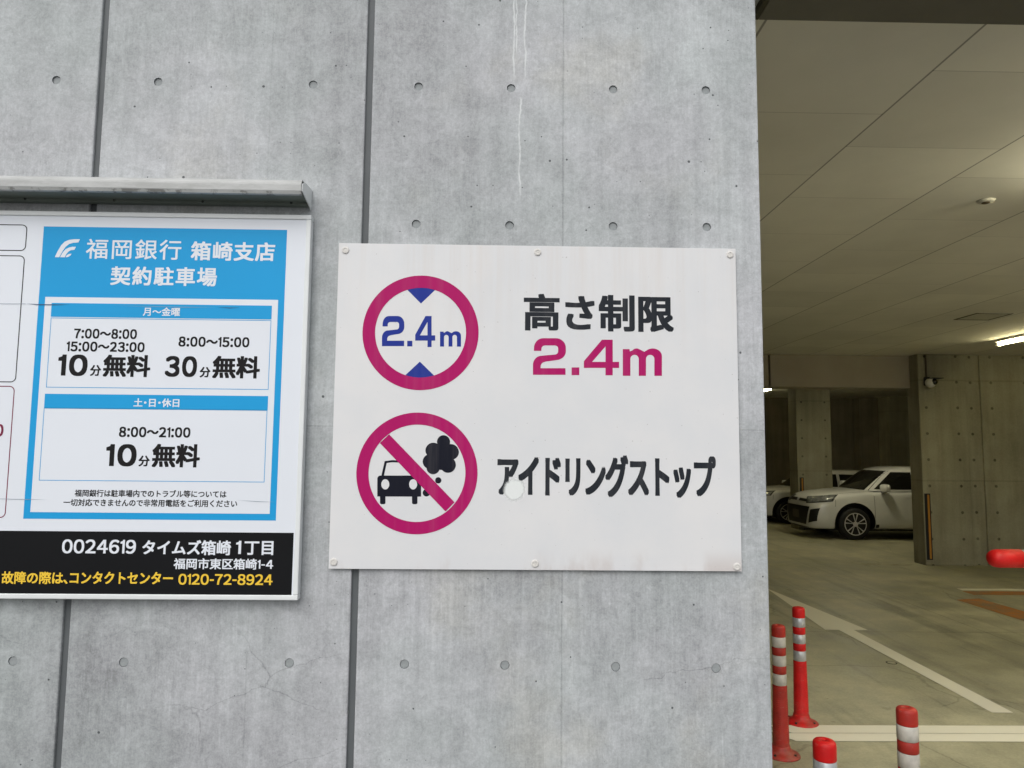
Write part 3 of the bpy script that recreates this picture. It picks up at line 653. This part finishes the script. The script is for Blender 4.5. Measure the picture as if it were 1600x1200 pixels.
# ------------------------------------------------------------------ rain canopy over the parking sign
CX1 = at(479, 300, 2.15).x
cn = empty('sign_canopy', (0, 0, 0), 'grey metal rain canopy above the blue parking sign', 'canopy')
zt, zb, yf = 2.722, 2.678, 2.09
prof = [(2.199, zt + .012), (yf + .03, zt + .006)] + [(yf + .02 + .02 * math.cos(R(a)), zt - .014 + .02 * math.sin(R(a))) for a in range(100, 181, 16)] + [(yf, zb + .012), (yf + .004, zb + .002), (yf + .012, zb)]
prof_in = [(y + .003 if i > 1 else y, z - .003) for i, (y, z) in enumerate(prof)]
bm = bmesh.new(); XA = -2.45
loop = prof + [(yf + .014, zb + .004)] + [(y + .003, z - .003) for y, z in prof[::-1][2:-1]] + [(2.199, zt + .009)]
A = [bm.verts.new((XA, y, z)) for y, z in loop]; B = [bm.verts.new((CX1, y, z)) for y, z in loop]; n = len(loop)
for i in range(n): bm.faces.new((A[i], A[(i + 1) % n], B[(i + 1) % n], B[i]))
bm.faces.new(A); bm.faces.new(B[::-1]); obj('shell', bm, M['canopy'], cn)
obj('under_tray', boxes(((XA, yf + .0145, zb + .004), (CX1 - .002, 2.172, zb + .010))), M['canopyin'], cn)
obj('fixing_rail', boxes(((XA, 2.1725, zb - .004), (CX1 - .004, 2.1985, zb + .012)), bev=.002), M['canopyin'], cn)
bm = bmesh.new()
pe = [(2.199, zt + .010), (yf + .03, zt + .004), (yf + .004, zt - .010), (yf + .004, zb + .012), (2.165, zb - .004), (2.199, zb - .014)]
for dx in (0,):
    A = [bm.verts.new((CX1 + .0005, y, z)) for y, z in pe]; B = [bm.verts.new((CX1 + .0035, y, z)) for y, z in pe]
    for i in range(len(pe)): bm.faces.new((A[i], A[(i + 1) % len(pe)], B[(i + 1) % len(pe)], B[i]))
    bm.faces.new(A); bm.faces.new(B[::-1])
obj('end_plate', bm, M['alu'], cn)
for sx in (41, 180, 318, 456):
    p = at(sx, 312, 2.178); bm = bmesh.new(); bmesh.ops.create_uvsphere(bm, u_segments=12, v_segments=8, radius=.0045)
    o = obj('screw', bm, M['screwd'], cn, True); o.location = (p.x, 2.1735, zb + .002)

# ------------------------------------------------------------------ bollards
def bollard(name, loc, red, band, label):
    r = empty(name, loc, label, 'bollard', 'red and white flexible bollards at the entrance')
    def tubep(nm, z0, z1, r0, r1, mt):
        bm = bmesh.new(); lathe(bm, [(r0 - .002, z0), (r0, z0 + .002), (r1, z1 - .002), (r1 - .002, z1)], 36); return obj(nm, bm, mt, r, True)
    bm = bmesh.new(); lathe(bm, [(.115, 0), (.112, .008), (.085, .020), (.064, .030), (.056, .045), (.0535, .06)], 40); obj('base', bm, red, r, True)
    pr = [(.050, .05)]; z = .058
    while z < .42:
        k = 1 - (z - .05) / .38; rr = .0440 + .006 * k
        if .075 < z < .34: pr += [(rr, z), (rr + .0009, z + .002), (rr + .0009, z + .006), (rr, z + .008)]
        else: pr += [(rr, z), (rr, z + .008)]
        z += .012
    pr += [(.0432, .43)]
    bm = bmesh.new(); lathe(bm, pr, 36); obj('shaft', bm, red, r, False)
    for k, (a, c) in enumerate(((.43, .50), (.55, .615), (.665, .73))): tubep('reflective_band', a + .0005, c - .0005, .0436, .0436, band)
    for a, c in ((.50, .55), (.615, .665)): tubep('red_band', a, c, .0428, .0428, red)
    for k in range(4):
        a = R(45 + 90 * k); bm = bmesh.new(); cyl(bm, (.092 * math.cos(a), .092 * math.sin(a), .016), (0, 0, 1), .008, .008, 8); obj('anchor_bolt', bm, M['screwd'], r)
    bm = bmesh.new(); lathe(bm, [(.0425, .73), (.0432, .733), (.0432, .783), (.0415, .793), (.036, .799), (.024, .802), (.010, .803), (.009, .798), (.0035, .798), (.003, .805), (.0001, .805)], 36); obj('cap', bm, red, r, True)
    return r
def b_at(px, py, z): p = lay(px, py, z); return (p.x, p.y, .004)
bollard('bollard', b_at(1247.5, 949.5, .80), M['red'], M['silver'], 'bright red bollard beside the stop line, whole base flange showing')
bollard('bollard', b_at(1216, 977.5, .80), M['redold'], M['white_band'], 'faded red bollard half hidden by the wall corner')
bollard('bollard', b_at(1416.5, 1107, .80), M['redold'], M['white_band'], 'faded brownish red bollard with off-white bands in the foreground')
bollard('bollard', b_at(1288, 1158, .80), M['red'], M['silver'], 'bright red bollard cut off at the bottom with only its cap and top band')

# ------------------------------------------------------------------ barrier gate
g0 = at(1545, 872.5, 5.0)
bg_ = empty('barrier_gate', (6.35, 5.0, .004), 'barrier gate with red tipped white arm reaching in from the right', 'barrier gate')
zz = g0.z - .004; xl = g0.x - 6.35
def hrod(x0, x1, r0, cap=False):
    bm = bmesh.new(); pr = [(r0 * .35, 0), (r0 * .72, .012), (r0 * .93, .035), (r0, .065), (r0, x1 - x0)] if cap else [(r0, 0), (r0, x1 - x0)]
    lathe(bm, pr, 28); bmesh.ops.rotate(bm, verts=bm.verts, cent=(0, 0, 0), matrix=Matrix.Rotation(R(90), 3, 'Y')); bmesh.ops.translate(bm, verts=bm.verts, vec=(x0, 0, zz)); return bm
obj('arm_tip', hrod(xl, xl + .222, .064, True), M['red'], bg_, True)
obj('arm', hrod(xl + .2225, -.2, .0615), M['white_band'], bg_, True)
for k in range(3): obj('arm_band', hrod(xl + .62 + k * .62, xl + .92 + k * .62, .0632), M['red'], bg_, True)
obj('housing', boxes(((-.18, -.17, 0), (.18, .17, 1.36)), bev=.02), M['guardy'], bg_)

# ------------------------------------------------------------------ floor cap
fc = lay(1393, 1036.5); r = empty('floor_cap', (fc.x, fc.y, .0045), 'small round metal cap set in the floor beside the arrow', 'floor cap')
bm = bmesh.new(); lathe(bm, [(.048, 0), (.048, .002), (.038, .003), (.037, .001), (.0001, .001)], 24); obj('ring', bm, M['hatch'], r)
bm = bmesh.new(); lathe(bm, [(.035, .0012), (.035, .0026), (.0001, .003)], 24); obj('lid', bm, M['floor'], r)

# ------------------------------------------------------------------ cars
def make_car(loc, label):
    r = empty('parked_car', loc, label, 'car', 'white cars parked inside the garage')
    UW, WR = .93, .345
    st = [(0.00, .50, .26, .52, .66), (.03, .66, .21, .62, .80), (.12, .765, .20, .74, .905), (.30, .83, .20, .84, .975), (.6, .85, .20, .89, 1.02), (1.0, .85, .20, .93, 1.055), (1.35, .85, .20, .96, 1.075),
          (2.0, .85, .19, .98, 1.08), (3.0, .85, .20, 1.0, 1.09), (3.6, .84, .22, 1.0, 1.09), (3.85, .80, .25, .97, 1.06), (3.98, .7, .32, .85, .98)]
    bm = bmesh.new(); rings = []
    for u, w_, zl, zs, zt_ in st:
        half = [(w_ * .86, zl), (w_ * .97, zl + .06), (w_, zl + .25), (w_, (zl + zs) / 2 + .08), (w_ * .985, zs), (w_ * .93, (zs + zt_) / 2 + .012), (w_ * .72, zt_ + .002), (w_ * .35, zt_ + .022)]
        pts = [(v, z) for v, z in half] + [(-v, z) for v, z in half[::-1]]
        rings.append([bm.verts.new((u, v, z)) for v, z in pts])
    n = len(rings[0])
    for a, c in zip(rings, rings[1:]):
        for k in range(n): bm.faces.new((a[k], a[(k + 1) % n], c[(k + 1) % n], c[k]))
    bm.faces.new(rings[0]); bm.faces.new(rings[-1][::-1])
    body = obj('body', bm, M['carw'], r, True)
    s = body.modifiers.new('s', 'SUBSURF'); s.levels = s.render_levels = 2
    cb = bmesh.new()
    for u in (UW, 3.38):
        for v in (-1.0, .62): cyl(cb, (u, v, WR + .01), (0, 1, 0), .45, .38, 40)
    co = obj('cutter', cb); co.location = loc
    md = body.modifiers.new('b', 'BOOLEAN'); md.operation = 'DIFFERENCE'; md.object = co; md.solver = 'EXACT'
    bpy.context.view_layer.update()
    dg = bpy.context.evaluated_depsgraph_get(); me = bpy.data.meshes.new_from_object(body.evaluated_get(dg)); body.modifiers.clear(); body.data = me
    bpy.data.objects.remove(co); me.name = 'body'; me.shade_smooth(); me.set_sharp_from_angle(angle=R(32))
    me.materials.append(M['trim'])
    for p in me.polygons:
        if abs(p.center.y) > .5 and abs(p.normal.y) < .6:
            for u in (UW, 3.38):
                if math.hypot(p.center.x - u, p.center.z - WR - .01) < .453 and (p.center - Vector((u, p.center.y, WR + .01))).dot(p.normal) < 0: p.material_index = 1
        elif abs(abs(p.center.y) - .62) < .02 and p.center.z < .8: p.material_index = 1
    # glasshouse
    bm = bmesh.new()
    lv = [(1.06, 1.16, 3.92, .80, .78), (1.20, 1.34, 3.86, .765, .75), (1.38, 1.55, 3.74, .715, .70), (1.51, 1.74, 3.6, .665, .65), (1.575, 1.95, 3.45, .60, .59), (1.60, 2.2, 3.2, .42, .42)]
    rr = []
    for z, ua, ub, wa, wb in lv:
        ring_ = []
        for v in (-1, -.8, -.4, 0, .4, .8, 1): ring_.append((ua + .13 * abs(v) ** 2.5, wa * v))
        for v in (1, .8, .4, 0, -.4, -.8, -1): ring_.append((ub - .10 * abs(v) ** 2.5, wb * v))
        rr.append([bm.verts.new((u, v, z)) for u, v in ring_])
    for a, c in zip(rr, rr[1:]):
        for k in range(len(a)): bm.faces.new((a[k], a[(k + 1) % len(a)], c[(k + 1) % len(a)], c[k]))
    bm.faces.new(rr[-1])
    roof = obj('roof', bm, M['carw'], r, True)
    s = roof.modifiers.new('s', 'SUBSURF'); s.levels = s.render_levels = 2
    dg = bpy.context.evaluated_depsgraph_get(); me = bpy.data.meshes.new_from_object(roof.evaluated_get(dg)); roof.modifiers.clear(); roof.data = me; me.shade_smooth(); me.name = 'roof'
    def bvh(o):
        return BVHTree.FromPolygons([v.co[:] for v in o.data.vertices], [p.vertices[:] for p in o.data.polygons])
    TB, TR = bvh(body), bvh(roof)
    def patch(name, tree, corners, d, mat, off=.006, nx=14, ny=8, mirror=False, parent=r):
        d = Vector(d).normalized(); bm = bmesh.new(); gr = []
        for j in range(ny + 1):
            row = []
            for i in range(nx + 1):
                s_, t_ = i / nx, j / ny; c = [Vector(q) for q in corners]
                p_ = (c[0] * (1 - s_) + c[1] * s_) * (1 - t_) + (c[3] * (1 - s_) + c[2] * s_) * t_
                hit = tree.ray_cast(p_ - d * 3, d)
                row.append(bm.verts.new(hit[0] - d * off) if hit[0] is not None else None)
            gr.append(row)
        for j in range(ny):
            for i in range(nx):
                q = (gr[j][i], gr[j][i + 1], gr[j + 1][i + 1], gr[j + 1][i])
                if all(q): bm.faces.new(q)
        if mirror:
            for v in bm.verts: v.co.y *= -1
            bmesh.ops.reverse_faces(bm, faces=bm.faces[:])
        for v in [v for v in bm.verts if not v.link_faces]: bm.verts.remove(v)
        return obj(name, bm, mat, parent, True)
    patch('windscreen', TR, [(0, -.70, 1.075), (0, .70, 1.075), (0, .57, 1.50), (0, -.57, 1.50)], (1, 0, 0), M['glass'], .008)
    for mir in (False, True):
        patch('side_window', TR, [(1.42, 0, 1.10), (2.28, 0, 1.10), (2.28, 0, 1.475), (1.86, 0, 1.475)], (0, 1, 0), M['glass'], .008, mirror=mir)
        patch('side_window', TR, [(2.36, 0, 1.10), (3.3, 0, 1.13), (3.2, 0, 1.46), (2.36, 0, 1.475)], (0, 1, 0), M['glass'], .008, mirror=mir)
        dg_ = (1, 1.0, 0)
        hl = patch('headlight', TB, [(.06, -.46, .785), (.44, -.80, .85), (.50, -.80, .965), (.05, -.42, .90)], (.75, .8, 0), M['lens'], .008, 16, 6, mir)
        patch('bezel', TB, [(.05, -.42, .765), (.46, -.82, .83), (.54, -.82, .98), (.04, -.38, .91)], (.75, .8, 0), M['trim'], .004, 16, 6, mir, hl)
        patch('fog_trim', TB, [(.0, -.75, .40), (.0, -.56, .34), (.0, -.63, .64), (.0, -.78, .68)], (1, 0, 0), M['trim'], .006, 8, 8, mir)
        patch('sill', TB, [(1.37, 0, .215), (2.93, 0, .215), (2.93, 0, .25), (1.37, 0, .25)], (0, 1, 0), M['trim'], .006, 12, 2, mir)
        patch('door_seam', TB, [(1.365, 0, .26), (1.373, 0, .26), (1.373, 0, 1.03), (1.365, 0, 1.03)], (0, 1, 0), M['trim'], .003, 1, 10, mir)
        patch('belt_trim', TB, [(1.4, 0, 1.035), (3.4, 0, 1.05), (3.4, 0, 1.062), (1.4, 0, 1.045)], (0, 1, 0), M['trim'], .004, 12, 1, mir)
        sy = 1 if mir else -1
        bm = bmesh.new(); bmesh.ops.create_uvsphere(bm, u_segments=18, v_segments=12, radius=1)
        for v in bm.verts:
            v.co = Vector([math.copysign(abs(q) ** .65, q) for q in v.co])
            v.co = Vector((1.56 + v.co.x * .085, sy * .94 + v.co.y * .125, 1.135 + v.co.z * .088))
        mr = obj('door_mirror', bm, M['carw'], r, True)
        obj('mirror_foot', boxes(((1.53, min(sy * .80, sy * .93), 1.03), (1.60, max(sy * .80, sy * .93), 1.07)), bev=.01), M['trim'], mr)
    for v_ in (-.60, .60): patch('hood_seam', TB, [(.30, v_ * 1.16, 1.2), (1.2, v_ * 1.2, 1.2), (1.2, v_ * 1.2 + .008, 1.2), (.30, v_ * 1.16 + .008, 1.2)], (0, 0, -1), M['trim'], .003, 12, 1)
    for mir in (False, True):
        patch('bumper_seam', TB, [(.50, 0, .72), (.507, 0, .72), (.52, 0, .86), (.513, 0, .86)], (0, 1, 0), M['trim'], .003, 1, 6, mir)
        patch('door_seam', TB, [(2.315, 0, .26), (2.323, 0, .26), (2.323, 0, 1.03), (2.315, 0, 1.03)], (0, 1, 0), M['trim'], .003, 1, 10, mir)
        patch('door_handle', TB, [(2.05, 0, .93), (2.24, 0, .935), (2.24, 0, .965), (2.05, 0, .96)], (0, 1, 0), M['carw'], .02, 6, 2, mir)
        patch('arch_trim', TB, [(1.35, 0, .19), (1.46, 0, .19), (1.46, 0, .34), (1.37, 0, .34)], (0, 1, 0), M['trim'], .004, 4, 4, mir)
    patch('emblem', TB, [(0, -.055, .80), (0, .055, .80), (0, .055, .875), (0, -.055, .875)], (1, 0, 0), M['rim'], .012, 4, 3)
    patch('upper_grille', TB, [(0, -.47, .80), (0, .47, .80), (0, .44, .86), (0, -.44, .86)], (1, 0, 0), M['trim'], .005, 14, 3)
    patch('lower_grille', TB, [(0, -.46, .30), (0, .46, .30), (0, .60, .70), (0, -.60, .70)], (1, 0, 0), M['trim'], .006, 14, 8)
    patch('number_plate', TB, [(0, -.17, .42), (0, .17, .42), (0, .17, .60), (0, -.17, .60)], (1, 0, 0), M['plate'], .03, 4, 3)
    patch('front_lip', TB, [(0, -.70, .215), (0, .70, .215), (0, .70, .25), (0, -.70, .25)], (1, 0, 0), M['trim'], .006, 14, 2)
    # wheels
    for u in (UW, 3.38):
        for sy in (-1, 1):
            bm = bmesh.new(); lathe(bm, [(.235, -.10), (.30, -.105), (WR - .015, -.095), (WR, -.07), (WR, .07), (WR - .015, .095), (.30, .105), (.235, .10)], 40)
            bmesh.ops.rotate(bm, verts=bm.verts, cent=(0, 0, 0), matrix=Matrix.Rotation(R(90), 3, 'X'))
            tv = obj('wheel', bm, M['tyre'], r, True); tv.location = (u, sy * .735, WR)
            bm = bmesh.new(); f0 = sy * .088
            for k in range(5):
                a = 2 * math.pi * k / 5 + .3
                for da in (-.13, .13):
                    q = [(.05, a + da * .6 - .10), (.05, a + da * .6 + .10), (.238, a + da * 1.7 + .055), (.238, a + da * 1.7 - .055)]
                    fr = [bm.verts.new((rr_ * math.cos(t), f0 + sy * .022, rr_ * math.sin(t))) for rr_, t in q]; bk = [bm.verts.new((rr_ * math.cos(t), f0, rr_ * math.sin(t))) for rr_, t in q]
                    bm.faces.new(fr)
                    for i in range(4): bm.faces.new((fr[i], fr[(i + 1) % 4], bk[(i + 1) % 4], bk[i]))
            cyl(bm, (0, f0, 0), (0, sy, 0), .055, .026, 20)
            n_ = 40
            L_ = [[bm.verts.new((q * math.cos(2 * math.pi * i / n_), f0 + sy * .0225, q * math.sin(2 * math.pi * i / n_))) for i in range(n_)] for q in (.226, .245)]
            for i in range(n_): bm.faces.new((L_[0][i], L_[0][(i + 1) % n_], L_[1][(i + 1) % n_], L_[1][i]))
            obj('rim', bm, M['rim'], tv)
    obj('underbody', boxes(((.5, -.55, .17), (3.6, .55, .6))), M['trim'], r)
    return r
car1 = make_car((6.87, 16.42, .004), 'white compact car beside the broad pillar, dark grille and alloy wheel showing')
c2 = dup(car1, (6.78, 19.75, .004), 'white car further back, mostly hidden behind the slim column'); c2.scale = (1, 1, .89)
